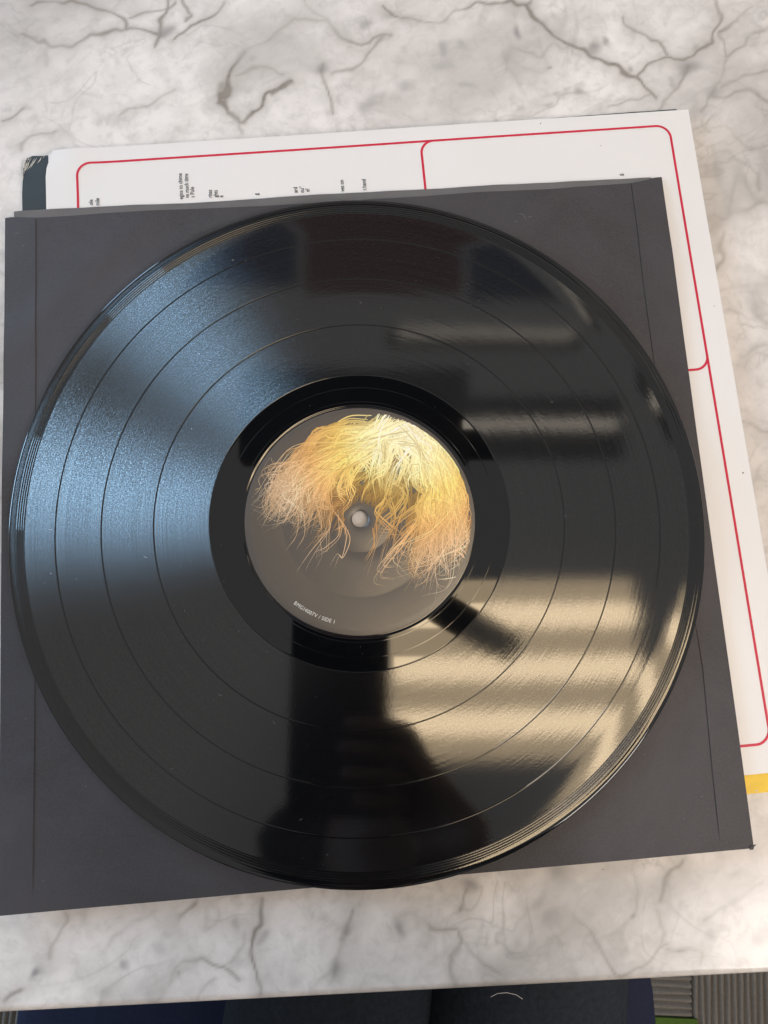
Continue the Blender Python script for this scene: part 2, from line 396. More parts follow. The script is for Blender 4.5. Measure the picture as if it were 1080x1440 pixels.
VEINS = [
 ([(40,4),(100,5),(145,17),(165,27),(175,42),(220,45)],1.1,.8),([(175,25),(210,12),(240,3)],.9,.6),([(36,46),(60,57),(95,60),(125,52),(170,43)],1.1,.7),
 ([(217,68),(225,46),(222,20),(232,-10)],1.0,.7),([(245,57),(270,35),(315,2)],1.0,.75),([(250,-5),(262,18),(252,32)],1.1,.6),
 ([(345,78),(330,90),(320,120),(311,145),(318,162),(335,168),(350,163),(370,145),(412,121)],1.3,.95),([(335,80),(380,55),(415,32),(450,35),(472,52)],.9,.6),([(315,118),(311,150)],2.2,.6),([(382,142),(412,122)],2.2,.8),
 ([(452,95),(462,130),(470,160)],1.0,.6),([(425,-5),(440,22),(470,52),(505,62),(545,58)],1.0,.55),([(468,108),(510,80),(548,56)],1.4,.5),
 ([(0,172),(32,154)],2.0,.55),([(160,166),(205,146),(248,128)],.8,.5),([(25,215),(70,182)],.9,.4),([(55,60),(62,100)],1.0,.35),([(335,168),(345,185)],1.4,.6),([(340,105),(380,100),(405,112)],.9,.4),
 ([(535,5),(545,20),(560,27),(615,27),(685,12),(742,4),(765,32),(795,62),(820,72),(865,97),(900,115),(922,138)],.9,.85),
 ([(895,109),(940,90),(965,80),(1000,60),(1010,35),(1005,-10)],1.3,.75),([(1015,45),(1065,10),(1090,-5)],.9,.7),([(885,20),(900,40),(935,65),(947,84)],1.0,.65),([(1020,112),(1070,105),(1090,100)],.8,.55),([(1020,78),(1060,48),(1090,30)],.8,.5),
 ([(925,152),(955,112),(970,90)],1.2,.65),([(985,155),(1010,125),(1050,130),(1090,152)],1.3,.6),([(1010,122),(1022,80),(1015,45)],1.0,.45),([(850,150),(880,135),(925,135)],1.0,.45),
 ([(980,190),(1010,180),(1050,200),(1090,190)],1.2,.45),([(995,240),(1030,215),(1062,235),(1070,270)],1.0,.45),([(1000,330),(1040,300),(1090,290)],1.6,.4),([(1010,380),(1025,350),(1020,330)],1.2,.45),([(1047,597),(1062,600),(1090,610)],.9,.6),([(1030,430),(1060,450),(1090,440)],1.0,.35),([(1040,520),(1062,500),(1090,505)],1.0,.35),
 ([(90,1293),(74,1325),(58,1355)],.8,.5),([(272,1268),(256,1290)],1.6,.7),([(220,1412),(250,1362),(280,1340),(312,1350),(335,1380)],1.3,.55),([(365,1268),(367,1300),(365,1330),(370,1402)],1.0,.85),([(300,1350),(335,1330),(350,1310)],2.2,.3),
 ([(215,1275),(185,1292),(150,1330)],1.6,.3),([(278,1412),(300,1375)],1.2,.35),([(495,1275),(486,1325),(470,1375)],1.6,.55),([(435,1385),(470,1372)],1.2,.4),
 ([(647,1277),(652,1247)],1.0,.7),([(592,1306),(618,1309),(640,1308),(646,1325),(630,1345),(631,1385)],.9,.75),([(647,1327),(672,1350),(702,1374)],.7,.5),([(962,1208),(945,1235),(928,1262)],1.3,.65),
 ([(805,1290),(820,1305),(840,1335),(865,1366),(910,1342),(936,1318)],1.2,.6),([(922,1275),(936,1300),(930,1320)],1.2,.5),([(1075,1248),(1030,1275),(993,1304)],.8,.7),([(938,1328),(965,1335),(985,1345),(978,1364)],1.3,.6),([(890,1212),(892,1270),(858,1322)],1.0,.4),([(835,1235),(815,1280)],.9,.25),
 ([(0,1398),(20,1385)],2.0,.6),([(45,1255),(20,1270)],1.0,.2),
]
for pts, wd, it in VEINS: trace(pts, wd, it)
BL = [(229,44,11,.9),(452,102,11,.75),(517,36,9,.6),(520,150,14,.5),(360,90,7,.4),(729,41,9,.9),(840,71,9,.8,1.8),(855,61,7,.8),(880,97,5,.7),(810,125,8,.6),(765,102,4,.8),(627,67,10,.55),(656,61,8,.4),(625,90,14,.4,2),(577,120,9,.5,1.8),(970,90,11,.8,1.6),(1012,122,10,.7,1.4),(975,66,8,.5),(733,152,7,.5),(765,152,6,.5),(660,122,8,.35),(545,20,12,.5),(728,20,8,.3),
 (39,1362,6,1.0,1.5),(240,1330,10,.5),(182,1352,5,.7),(492,1300,9,.7,1.0),(486,1315,6,.5),(472,1372,11,.85),(200,1420,9,.4),(142,1390,9,.35),(335,1298,7,.5),(377,1315,5,.55),(258,1366,3,.9),(660,1240,10,.85,1.0),(775,1240,14,.8,1.5),(752,1264,9,.8,1.5),(772,1284,10,.75),(557,1310,10,.8),(1025,1284,6,.4),(1005,1327,8,.7),(1072,1315,10,.45),(885,1281,4,.6),(955,1332,7,.5),(418,1372,7,.35),(205,1390,6,.4),(730,1322,8,.25),(945,115,7,.4),(1035,1228,6,.35),(608,1248,7,.3)]
for b in BL: blotch(*b, **({'ang': 0.6} if len(b) > 4 else {}))
# veins of the rest of the slab, outside the traced ones
ridge = 1-np.abs(vnoise(WX+0.02*vnoise(WX, WY, 14, 21, 3), WY+0.02*vnoise(WX, WY, 14, 22, 3), 11, 23, 3))
far = np.clip((ridge-0.93)/0.07, 0, 1)**2*0.5*np.clip(imod-0.3, 0, 1)
vein = np.maximum(vein, far*0.6)
u_, v_ = WX*math.cos(0.7)+WY*math.sin(0.7), -WX*math.sin(0.7)+WY*math.cos(0.7)
cloud = np.clip(vnoise(u_*0.4, v_, 26, 31, 5, 0.6)*0.95+0.14+0.45*vnoise(u_*0.6, v_, 11, 37, 3), 0, 1)*0.66
spk = 0.8*np.clip((vnoise(u_*0.6, v_, 190, 33, 3)-0.62)/0.4, 0, 1)*np.clip(imod, 0, 1)*0.55
blot = np.maximum(blot, spk*0.5)
nx, ny = WX.shape
V = np.stack([GX, GY, GZ], -1).reshape(-1, 3)
I = np.arange(nx*ny).reshape(nx, ny)
F = np.stack([I[:-1,:-1], I[1:,:-1], I[1:,1:], I[:-1,1:]], -1).reshape(-1, 4)
me = bpy.data.meshes.new('tabletop'); me.vertices.add(len(V)); me.vertices.foreach_set('co', V.ravel().astype(np.float32))
me.loops.add(F.size); me.loops.foreach_set('vertex_index', F.ravel().astype(np.int32)); me.polygons.add(len(F))
me.polygons.foreach_set('loop_start', np.arange(0, F.size, 4, dtype=np.int32)); me.update(); me.validate()
me.polygons.foreach_set('use_smooth', [True]*len(me.polygons))
ca_ = me.color_attributes.new('vein', 'FLOAT_COLOR', 'POINT')
cc = np.ones((len(V), 4), np.float32); cc[:,0] = vein.ravel(); cc[:,1] = blot.ravel(); cc[:,2] = cloud.ravel(); ca_.data.foreach_set('color', np.clip(cc, 0, 1).ravel())
obj('tabletop', me, M['marble'], table)
M['iron'] = simple('black_iron', (0.02,0.02,0.022), 0.45, 0.5, 0.2, 120)
H = ZM-ZF
obj('underboard', box(0.05,0.42,H-0.0405, 1.2,0.7,0.02, 0.003), simple('plywood', (0.22,0.15,0.09), 0.6, 0.3, 0.3, 60), table)
obj('column', cyl((0.05,0.62,0.03), (0.05,0.62,H-0.05), 0.04), M['iron'], table)
obj('foot_plate', lathe([(0.0001,0.03),(0.05,0.03),(0.20,0.014),(0.215,0.008),(0.215,0.0),(0.0001,0.0)], 64), M['iron'], table).location = (0.05,0.62,0)

# ------------------------------------------------------------------ album jacket
ZJ = -0.0062
jacket = thing('album_jacket', 'dark slate record jacket with scuffed corner and yellow lower edge, under the white lyric sleeve', 'record jacket')
jTL, jTR, jBL = at(30,220,ZJ), at(968,151.6,ZJ), None
JX = (jTR-jTL).normalized(); JY = Vector((-JX.y, JX.x, 0))
jw = (jTR-jTL).length-0.006; jh = 0.3215
def jp(x, y, z=ZJ): p = jTL+JX*x-JY*y; return Vector((p.x, p.y, z))     # x right, y down from the top-left corner
def slab(name, poly, z0, z1, mat, parent, smooth=False):
    n = len(poly); v = [Vector((p[0], p[1], z1)) for p in poly]+[Vector((p[0], p[1], z0)) for p in poly]
    f = [tuple(range(n))[::-1], tuple(range(n, 2*n))]+[(k, (k+1) % n, n+(k+1) % n, n+k) for k in range(n)]
    me = mesh(name, v, f); bm = bmesh.new(); bm.from_mesh(me); bmesh.ops.recalc_face_normals(bm, faces=bm.faces); bm.to_mesh(me); bm.free()
    return obj(name, me, mat, parent)
edge = []
for k in range(0, 61):          # slightly bitten upper edge
    x = jw*k/60; edge.append(jp(x, random.uniform(0, 0.0009) if k < 22 else random.uniform(0, 0.0003)))
edge[0] = jp(0.0025, 0.0012)
poly = edge+[jp(jw, jh-0.0085), jp(0, jh-0.0085), jp(0, 0.02), jp(0.0008, 0.006)]
slab('front_cover', poly, ZJ-0.0012, ZJ, M['slate'], jacket)
slab('yellow_border', [jp(0, jh-0.0078), jp(jw, jh-0.0078)]+[jp(jw*(1-k/60), jh+random.uniform(-0.0004, 0.0004)) for k in range(61)], ZJ-0.0012, ZJ, M['yellow'], jacket)
slab('navy_rule', [jp(0, jh-0.0085), jp(jw, jh-0.0085), jp(jw, jh-0.0078), jp(0, jh-0.0078)], ZJ-0.0012, ZJ-0.00001, M['navy_ink'], jacket)
slab('back_cover', [jp(0.001,0.001), jp(jw-0.001,0.001), jp(jw-0.001,jh-0.001), jp(0.001,jh-0.001)], ZM+0.0001, ZJ-0.0014, M['card'], jacket)
sl = []
for k in range(16):
    x = random.uniform(0.0005, 0.0115); a = (0.0125-x)*0.95
    p0 = jp(x, 0.0006+random.uniform(0, 0.0008), ZJ+0.00012); L = random.uniform(0.3, 1.0)*a
    p1 = jp(max(0.0003, x-L*0.75), 0.0008+L*1.35, ZJ+0.00012)
    md = p0.lerp(p1, 0.5)+Vector((random.uniform(-1,1), random.uniform(-1,1), 0))*0.0006
    sl.append(ribbon([p0, md, p1], random.uniform(0.00018, 0.0005), taper=lambda t: math.sin(math.pi*min(1, max(0.02, t)))+0.1))
for k in range(3):
    q = jp(0.016+random.uniform(-0.001,0.001), 0.024+k*0.0012, ZJ+0.00012); sl.append(ribbon([q, q+Vector((0.0006, -0.0012, 0))], 0.00035))
obj('scuff_mark', mesh('scuff', *merge(sl)), M['card'], jacket)
sl = []
for k in range(26):
    x = random.uniform(0.0, jw); q = jp(x, jh-random.uniform(0.0002, 0.0012), ZJ+0.00012)
    sl.append(ribbon([q, q+JX*random.uniform(0.0008, 0.004)], random.uniform(0.0003, 0.0008)))
obj('edge_wear', mesh('wear', *merge(sl)), M['card'], jacket)['kind'] = 'stuff'

# ------------------------------------------------------------------ white lyric sheet
ZS = -0.0048
sheet = thing('lyric_sheet', 'white printed lyric sleeve with thin red rounded border lines, under the black sleeve', 'printed sleeve')
sTR = at(968,154,ZS); sTL = at(64,213,ZS); SX = (sTR-sTL).normalized(); SY = Vector((-SX.y, SX.x, 0)); SW = (sTR-sTL).length; SH = SW
def sp(x, y, z=ZS): p = sTL+SX*x-SY*y; return Vector((p.x, p.y, z))
def sloc(px, py): p = at(px, py, ZS)-sTL; return p.dot(SX), -p.dot(SY)
def sheet_mesh(z0, z1):
    n = 70; v = []; f = []
    for i in range(n+1):
        for j in range(n+1):
            x, y = SW*i/n, SH*j/n
            if x < 0.0045 and y < 0.0105: x = max(x, 0.0036*(1-y/0.0105)); 
            # gentle waves and a softly curled near corner
            dz = 0.00012*math.sin(x*31+1)+0.0001*math.sin(y*27+x*12)+0.0009*math.exp(-((x-0.012)**2+(y-0.004)**2)/0.00012)
            dz += 0.0004*math.exp(-((x-0.30)**2)/0.0008)*0.5
            v.append(sp(x, y, z1+dz))
    for i in range(n):
        for j in range(n): a = i*(n+1)+j; f.append((a, a+1, a+n+2, a+n+1))
    me = mesh('sheet', v, f, True); return me
pg = obj('front_page', sheet_mesh(0, ZS), M['white'], sheet); s_ = pg.modifiers.new('thickness', 'SOLIDIFY'); s_.thickness = 0.0004; s_.offset = -1; es_ = pg.modifiers.new('crisp', 'EDGE_SPLIT'); es_.split_angle = 0.5
bp = obj('back_page', box(0,0,0, SW-0.002, SH-0.002, 0.0004), M['white'], sheet)
cpt = sp(SW/2, SH/2, ZS-0.0009); bp.location = cpt; bp.rotation_euler = (0,0,math.atan2(SX.y, SX.x))
ZR = ZS+0.00042
def sfit(x, y): # border lines ride on the sheet
    return 0.00012*math.sin(x*31+1)+0.0001*math.sin(y*27+x*12)+0.0009*math.exp(-((x-0.012)**2+(y-0.004)**2)/0.00012)+0.0002*math.exp(-((x-0.30)**2)/0.0008)+ZS+0.00008
def line(pts, rads, wd=0.00112):
    P = fillet([Vector((x, y, 0)) for x, y in pts], rads) if len(pts) > 2 else [Vector((x, y, 0)) for x, y in pts]
    P = densify(P, 0.004); return ribbon([sp(q.x, q.y, sfit(q.x, q.y)) for q in P], wd)
lx = sloc(110,285)[0]; ty = (sloc(300,218.5)[1]+sloc(600,199.5)[1]+sloc(850,181.5)[1])/3; rx = (sloc(960,305)[0]+sloc(1017,640)[0]+sloc(1045,795)[0])/3
by = sloc(1055,1048)[1]
dvx = sloc(596,245)[0]; dvy = sloc(972,520.5)[1]
obj('red_border', mesh('border', *line([(lx, by), (lx, ty), (rx, ty), (rx, by), (lx, by), (lx, by-0.02)], [0.0065,0.0065,0.0065,0.0065])), M['red'], sheet)
obj('red_divider', mesh('divider', *line([(dvx, dvy), (dvx, ty), (dvx+0.012, ty)], [0.0062])), M['red'], sheet)
obj('red_divider', mesh('divider', *line([(dvx, dvy), (rx, dvy), (rx, dvy-0.014)], [0.0062])), M['red'], sheet)
FONT = bpy.data.fonts.load if False else None
def text_mesh(s, size, xs=1.0, align='LEFT', bold=0.0):
    cu = bpy.data.curves.new('txt', 'FONT'); cu.body = s; cu.size = size; cu.align_x = align; cu.resolution_u = 3; cu.offset = bold
    o = bpy.data.objects.new('txt', cu); COL.objects.link(o)
    dg = bpy.context.evaluated_depsgraph_get(); me = bpy.data.meshes.new_from_object(o.evaluated_get(dg))
    bpy.data.objects.remove(o); bpy.data.curves.remove(cu)
    for v in me.vertices: v.co.x *= xs
    return me
TXT = [("ole",131,281,0),("mile",140,279,0),("egins to chime",256,244,0),("ve much time",264.5,244.5,0),("s Pole",273,263,0),("rites",298,267,0),("ghts",306,267.5,0),("e",314,275,0),("g",363,272,0),
       ("ard",418,263,0),("ou’’",427,262,0),("e?",435,265,0),("ves on",483,253,0),("t hand",514,252,0),("g.",875,243.5,0)]
ang = math.atan2(SX.y, SX.x)+math.pi/2
for s, px, py, _ in TXT:
    tmn = text_mesh(s, 0.0029, 0.80, 'RIGHT', 0.00003); o = obj('printed_text', tmn, M['ink'], sheet)
    q = at(px, py, ZS); o.location = (q.x, q.y, sfit(*sloc(px, py))+0.00016); o.rotation_euler = (0,0,ang)
for px, py, r in ((1044.5,665,0.0003),(760,174,0.00025),(845,205,0.00018)):
    q = at(px, py, ZS); o = obj('ink_speck', lathe([(0.00001,0.0001),(r,0.00008),(r*1.1,0)], 10), M['ink'], sheet); o.location = (q.x, q.y, sfit(*sloc(px, py)))

# ------------------------------------------------------------------ black inner sleeve
ZP = -0.0030
sleeve = thing('inner_sleeve', 'black paper record sleeve with a cloudy plastic liner showing at its mouth, beneath the record', 'record sleeve')
top_panel = [(7,306.5),(18,305),(52,306),(100,303),(144,299),(222,295.5),(296,292.6),(370,290),(480,282.5),(598,276),(676,269),(780,265),(860,259),(887,257),(903,255),(916,250.5),(927,247.5),(931,248)]
top_liner = [(19,296.5),(40,295),(100,292),(200,287),(296,282.6),(396,276.5),(491,270.4),(602,264.8),(695,259),(780,256.2),(860,251),(916,248)]
PL = [at(x, y, ZP) for x, y in top_panel]; pBL, pBR = at(-3,1288,ZP), at(1060.5,1193,ZP)
def ipoly(P, u):
    tot = [0]
    for a, b in zip(P[:-1], P[1:]): tot.append(tot[-1]+(b-a).length)
    s = u*tot[-1]
    for k in range(len(P)-1):
        if s <= tot[k+1] or k == len(P)-2:
            return P[k].lerp(P[k+1], (s-tot[k])/(tot[k+1]-tot[k]))
def swave(x, y):
    q = (x+0.170)*0.83-(y-0.075)*0.55; k = math.exp(-((q-0.012)/0.009)**2)*0.00045+math.exp(-((q-0.055)/0.012)**2)*0.0003
    q2 = (x-0.12)*0.5+(y-0.15)*0.86; k += math.exp(-(q2/0.008)**2)*0.0003-math.exp(-((q2+0.03)/0.012)**2)*0.0002
    return k+0.00025*math.sin(x*23+y*9+0.5)+0.0002*math.sin(y*31-x*14)+0.00012*math.sin(x*61+y*47)
def under_record(x, y):
    r = math.hypot(x, y); return 0.0 if r > 0.158 else (1.0 if r < 0.148 else (0.158-r)/0.01)
def panel(name, topP, zoff, mat, inset=0.0, n=90, hole=True, wav=1.0):
    v = []; f = []
    L, Rr = topP[0], topP[-1]
    for i in range(n+1):
        u = i/n; a = ipoly(topP, u); b = pBL.lerp(pBR, u)
        for j in range(n+1):
            p = a.lerp(b, j/n)
            z = ZP+zoff+swave(p.x, p.y)*wav*(1-under_record(p.x, p.y))
            if inset: p = p+((pBL+pBR+L+Rr)/4-p)*inset
            v.append(Vector((p.x, p.y, z)))
    def hid(i, j): return False
    for i in range(n):
        for j in range(n):
            a = i*(n+1)+j; q = (a, a+1, a+n+2, a+n+1)
            c = sum((v[k] for k in q), Vector())/4
            if hole and math.hypot(c.x, c.y) < 0.0058: continue
            f.append(q)
    o = obj(name, mesh(name, v, f, True), mat, sleeve)
    md = o.modifiers.new('thickness', 'SOLIDIFY'); md.thickness = 0.0002; md.offset = -1; es_ = o.modifiers.new('crisp', 'EDGE_SPLIT'); es_.split_angle = 0.5
    return o
panel('front_panel', PL, 0.0, M['sleeve'])
back_top = [at(x, y-1.0, ZP) for x, y in [(9,306),(300,287),(600,268),(860,252),(917,248),(931,247.5)]]
panel('back_panel', back_top, -0.0012, M['sleeve'], inset=0.002, wav=0.5)
# liner: a crinkled translucent strip standing out of the mouth
n = 160; v = []; f = []; LT = [at(x, y, ZP) for x, y in top_liner]
LB = [at(x, y+14, ZP) for x, y in [(19,300),(100,296),(296,286),(491,276),(695,263),(860,254),(914,250)]]
for i in range(n+1):
    u = i/n; a = ipoly(LT, u); b = ipoly(LB, u)
    for j in range(9):
        p = a.lerp(b, j/8); z = ZP-0.0005+(1-j/8)*(0.00025*math.sin(u*17)+0.0002*math.sin(u*37+1)*math.sin(u*9)+0.00006*math.sin(u*110+j))
        v.append(Vector((p.x, p.y, z)))
for i in range(n):
    for j in range(8): a = i*9+j; f.append((a, a+1, a+10, a+9))
obj('liner', mesh('liner', v, f, True), M['liner'], sleeve)
obj('liner', lathe([(0.012, 0.0), (0.006, 0.0), (0.00002, 0.0)], 32), simple('pale_hole_disc', (0.62,0.60,0.60), 0.35, 0.5, 0.2, 500), sleeve).location = (0,0,ZP-0.00045)  # pale disc added under the spindle hole to brighten it
def flap(pts_in, pts_out, name='flap'):
    n = 90; v = []; f = []; A = [at(x, y, ZP) for x, y in pts_in]; B = [at(x, y, ZP) for x, y in pts_out]
    for j in range(n+1):
        u = j/n; a = ipoly(A, u); b = ipoly(B, u)
        for i in range(7):
            p = a.lerp(b, i/6); lift = 0.00026*(1-i/6*0.75)*min(1, (1-u)*30+0.12)
            z = ZP+swave(p.x, p.y)*(1-under_record(p.x, p.y))+lift*(1-0.8*under_record(p.x, p.y))
            v.append(Vector((p.x, p.y, z)))
    for j in range(n):
        for i in range(6): a = j*7+i; f.append((a, a+1, a+8, a+7))
    o = obj(name, mesh(name, v, f, True), M['sleeve'], sleeve)
    md = o.modifiers.new('thickness', 'SOLIDIFY'); md.thickness = 0.00012; md.offset = -1; es_ = o.modifiers.new('crisp', 'EDGE_SPLIT'); es_.split_angle = 0.5
    return o
flap([(888,257.5),(897,330),(905,400),(927,560),(958,750),(988,940),(1001,1080),(1012,1181)], [(930.5,248.5),(1058.5,1186)])
flap([(50,307.5),(49.5,600),(49,960),(46,1258)], [(7.6,307),(-1.5,1262)])
sl = []
for px, py, L_ in ((728,300,.004),(735,303,.003),(742,306,.0025),(723,312,.002),(865,470,.0006),(1003,430,.0008),(880,560,.0012),(950,560,.0015),(28,700,.0008),(35,1010,.0008),(120,1105,.0007),(60,1238,.001),(640,1228,.0015),(845,1222,.0012),(905,1060,.0007),(960,1150,.0008),(20,330,.003),(30,345,.002),(985,1120,.0009)):
    q = at(px, py, ZP); q.z = ZP+swave(q.x, q.y)*(1-under_record(q.x, q.y))+0.0004; a_ = random.uniform(-0.9, 0.4)
    d_ = Vector((math.cos(a_), math.sin(a_), 0)); sl.append(ribbon([q, q+d_*L_*0.5+Vector((-d_.y, d_.x, 0))*L_*0.12, q+d_*L_], 0.00022, taper=lambda t: 0.3+math.sin(3.14*t)))
obj('scuff_mark', mesh('scuff', *merge(sl)), simple('rubbed_paper', (0.16,0.155,0.16), 0.9, 0.1), sleeve)['kind'] = 'stuff'
# bottom fold and the small torn nib at the lower right corner
slab('corner_nib', [at(1055,1190,ZP), at(1062.5,1187.5,ZP), at(1061.8,1189.5,ZP), at(1060,1190.5,ZP), at(1059.2,1194.5,ZP), at(1054,1195,ZP)], ZP-0.0001, ZP+0.00025, M['sleeve'], sleeve)

# ------------------------------------------------------------------ vinyl record
RB = -0.0024
rec = thing('vinyl_record', 'shiny black twelve inch vinyl record lying on its black sleeve', 'record', (0,0,0))
# raised rim with coarse run-in ridges
prof = [(0.1420, RB), (0.1502, RB), (0.1508, RB+0.0003), (0.1510, RB+0.0008), (0.1510, RB+0.0021), (0.15085, 0.00025), (0.1506, 0.0004), (0.1501, 0.0005), (0.1494, 0.00052), (0.1487, 0.0005), (0.1480, 0.00035)]
obj('rim', lathe(prof, 400), M['rim'], rec)
rise = lambda r: 0.00040*max(0.0, (r-0.136)/0.012)**2
prof = [(0.1480, 0.00035)]
for k in range(4):
    r0 = 0.1477-k*0.00092; z0 = rise(r0)-0.00006
    prof += [(r0, z0), (r0-0.00005, z0), (r0-0.00008, z0+0.00001), (r0-0.00020, z0+0.00007), (r0-0.00024, z0+0.00008), (r0-0.00030, z0+0.00008), (r0-0.00084, z0-0.00002), (r0-0.00088, z0-0.00004)]
prof += [(0.1440, rise(0.1440))]
obj('run_in_groove', lathe(prof, 400), M['rim'], rec)
GAPS = [0.1312, 0.1116, 0.0892]; hw = 0.00032
bounds = [0.1440]+GAPS+[0.0655]
for k in range(4):
    r1 = bounds[k]-(hw if k else 0); r0 = bounds[k+1]+(hw if k < 3 else 0)
    pr = [(r1+(r0-r1)*t/12, rise(r1+(r0-r1)*t/12)) for t in range(13)]
    obj('track', lathe(pr, 400), M['groove'], rec)
for r in GAPS:
    obj('track_gap', lathe([(r+hw, 0.0), (r+hw*0.55, -0.00004), (r+hw*0.2, -0.000055), (r-hw*0.2, -0.00005), (r-hw*0.6, -0.00003), (r-hw, 0.0)], 400), M['smooth'], rec)
pr = [(0.0655, 0.0), (0.0653, -0.00005), (0.0651, -0.00006), (0.0647, -0.00006)]
for rr in (0.0595, 0.0530):
    pr += [(rr+0.0002, -0.00006), (rr+0.00015, -0.00006), (rr+0.00006, -0.00007), (rr-0.00006, -0.000048), (rr-0.00015, -0.00006), (rr-0.0002, -0.00006)]
pr += [(0.0516, -0.00006), (0.0513, -0.00006), (0.0509, -0.0003), (0.0504, -0.00035), (0.0501, -0.0003)]
obj('run_out_area', lathe(pr, 400), M['smooth'], rec)
obj('underside', lathe([(0.1420, RB), (0.0050, RB), (0.0037, RB+0.0003), (0.00355, -0.0007)], 128), M['smooth'], rec)
def label_mat():
    t = NT('dark_label_paper')
    co = t.coord(); sep = t.n('SeparateXYZ'); t.t.links.new(co, sep.inputs[0])
    r = t.math('SQRT', t.math('ADD', t.math('MULTIPLY', sep.outputs[0], sep.outputs[0]), t.math('MULTIPLY', sep.outputs[1], sep.outputs[1])))
    rv = t.n('CombineXYZ'); t.t.links.new(t.math('MULTIPLY', r, 2600.0), rv.inputs[0]); t.t.links.new(t.math('MULTIPLY', t.math('ARCTAN2', sep.outputs[1], sep.outputs[0]), 2.0), rv.inputs[1])
    rings = t.noise(1.0, 3, 0.6, rv.outputs[0]); fib = t.noise(700, 4, 0.7)
    c = t.mix(t.noise(30, 3, 0.5), (0.062, 0.050, 0.041), (0.080, 0.066, 0.055))
    nrm = t.bump(t.math('ADD', t.math('MULTIPLY', rings, 0.7), fib), 0.35, 0.00009)
    t.principled(c, 0.37, 0.9, nrm); return t.m
M['label'] = label_mat()
lab = obj('label', lathe([(0.0501,-0.00030),(0.0498,-0.00022),(0.0470,-0.0002),(0.0350,-0.0002),(0.0344,-0.00026),(0.0336,-0.00030),(0.0328,-0.00022),(0.0200,-0.0002),(0.0147,-0.0002),(0.0145,-0.00027),(0.0143,-0.0002),(0.0060,-0.0002),(0.0045,-0.00025),(0.0037,-0.0005),(0.00355,-0.0007)], 256), M['label'], rec)

# plain stand-in for the label's picture: a plume of golden wisps (no figure)
ART = -0.0002+0.00007
def art_strand(pts, wd, col, lift):
    P = [at(x, y, 0) for x, y in pts]
    # Catmull-Rom
    out = []
    Q = [P[0]*2-P[1]]+P+[P[-1]*2-P[-2]]
    for i in range(1, len(Q)-2):
        for k in range(5):
            t = k/5; a, b, c, d = Q[i-1], Q[i], Q[i+1], Q[i+2]
            out.append(0.5*((2*b)+(c-a)*t+(2*a-5*b+4*c-d)*t*t+(3*b-a-3*c+d)*t**3))
    out.append(P[-1])
    runs = [[]]
    for q in out:
        if 0.0066 < math.hypot(q.x, q.y) < 0.0485: runs[-1].append(Vector((q.x, q.y, ART+lift)))
        elif runs[-1]: runs.append([])
    for run in runs:
        if len(run) < 3: continue
        v, f = ribbon(run, wd*0.00031, taper=lambda t: (0.25+0.75*math.sin(math.pi*min(1, t*1.05+0.12))**0.7) if t < 0.85 else max(0.08, (1-t)*3.2))
        strands.append((v, f, [tint(p, col) for p in v]))
CROWN = at(572,606,0)
def tint(p, b):
    """ink colour runs from cream at the crown through gold to peach and pale tips"""
    d = (Vector((p.x, p.y, 0))-CROWN).length/0.00031
    stops = [(0,(0.95,0.90,0.60)),(60,(0.95,0.84,0.40)),(100,(0.93,0.66,0.18)),(145,(0.88,0.50,0.18)),(190,(0.88,0.62,0.40)),(260,(0.88,0.72,0.56))]
    for (d0, c0), (d1, c1) in zip(stops[:-1], stops[1:]):
        if d <= d1: c = lerp(c0, c1, (d-d0)/(d1-d0)); break
    else: c = stops[-1][1]
    return (min(0.95, c[0]*b), min(0.95, c[1]*b**1.2), min(0.95, c[2]*b**1.6))
strands = []
J = lambda s: random.gauss(0, s)
lerp = lambda a, b, t: tuple(x+(y-x)*t for x, y in zip(a, b))
CREAM, GOLD, PEACH, AMBER, PALE = (0.93,0.84,0.46), (0.88,0.56,0.12), (0.78,0.44,0.20), (0.45,0.22,0.05), (0.86,0.70,0.52)
def flow(src, ctrl, end, locks, per, spread, wd, cols, wave=6, lift0=0.0):
    for k in range(locks):
        sl_ = random.random()
        mix_ = lambda p, q, s: (p[0]+(q[0]-p[0])*s, p[1]+(q[1]-p[1])*s)
        a = (src[0]+J(spread[0]), src[1]+J(spread[0]*0.6)); c = mix_(*ctrl, sl_); c = (c[0]+J(spread[1]), c[1]+J(spread[1]))
        e = mix_(*end, sl_); e = (e[0]+J(spread[2]), e[1]+J(spread[2])); w1 = (J(wave*0.5), J(wave*0.5)); w2 = (J(wave), J(wave)); w3 = (J(wave*1.2), J(wave*1.2))
        lock_b = cols*random.uniform(0.72, 1.22)
        for i in range(per):
            o1, o2, o3 = J(3.0), J(2.6), J(4.5); ln = random.uniform(0.72, 1.08)
            A = (a[0]+o1*1.6, a[1]+J(3)); C = (c[0]+o2, c[1]+J(2.6)); Ee = (c[0]+(e[0]-c[0])*ln+o3, c[1]+(e[1]-c[1])*ln+J(4.5))
            m1 = ((A[0]+C[0])/2+w1[0], (A[1]+C[1])/2+w1[1]); m2 = (C[0]*.6+Ee[0]*.4+w2[0], C[1]*.6+Ee[1]*.4+w2[1]); m3 = (C[0]*.25+Ee[0]*.75+w3[0], C[1]*.25+Ee[1]*.75+w3[1])
            art_strand([A, m1, C, m2, m3, Ee], wd*random.uniform(0.45, 1.3), lock_b*random.uniform(0.75, 1.12), lift0+random.random()*0.00005)
flow((552,622),((468,614),(500,668)),((395,700),(468,752)),20,9,(14,8,10),3.0,0.34)
flow((578,622),((645,645),(605,695)),((655,770),(565,805)),26,9,(12,8,10),3.0,0.34)
flow((560,625),((505,660),(605,660)),((470,700),(600,730)),16,9,(16,8,10),2.4,0.36,5)
flow((545,606),((462,606),(440,660)),((354,706),(440,752)),44,7,(14,8,10),1.6,0.78,13,0.00004)
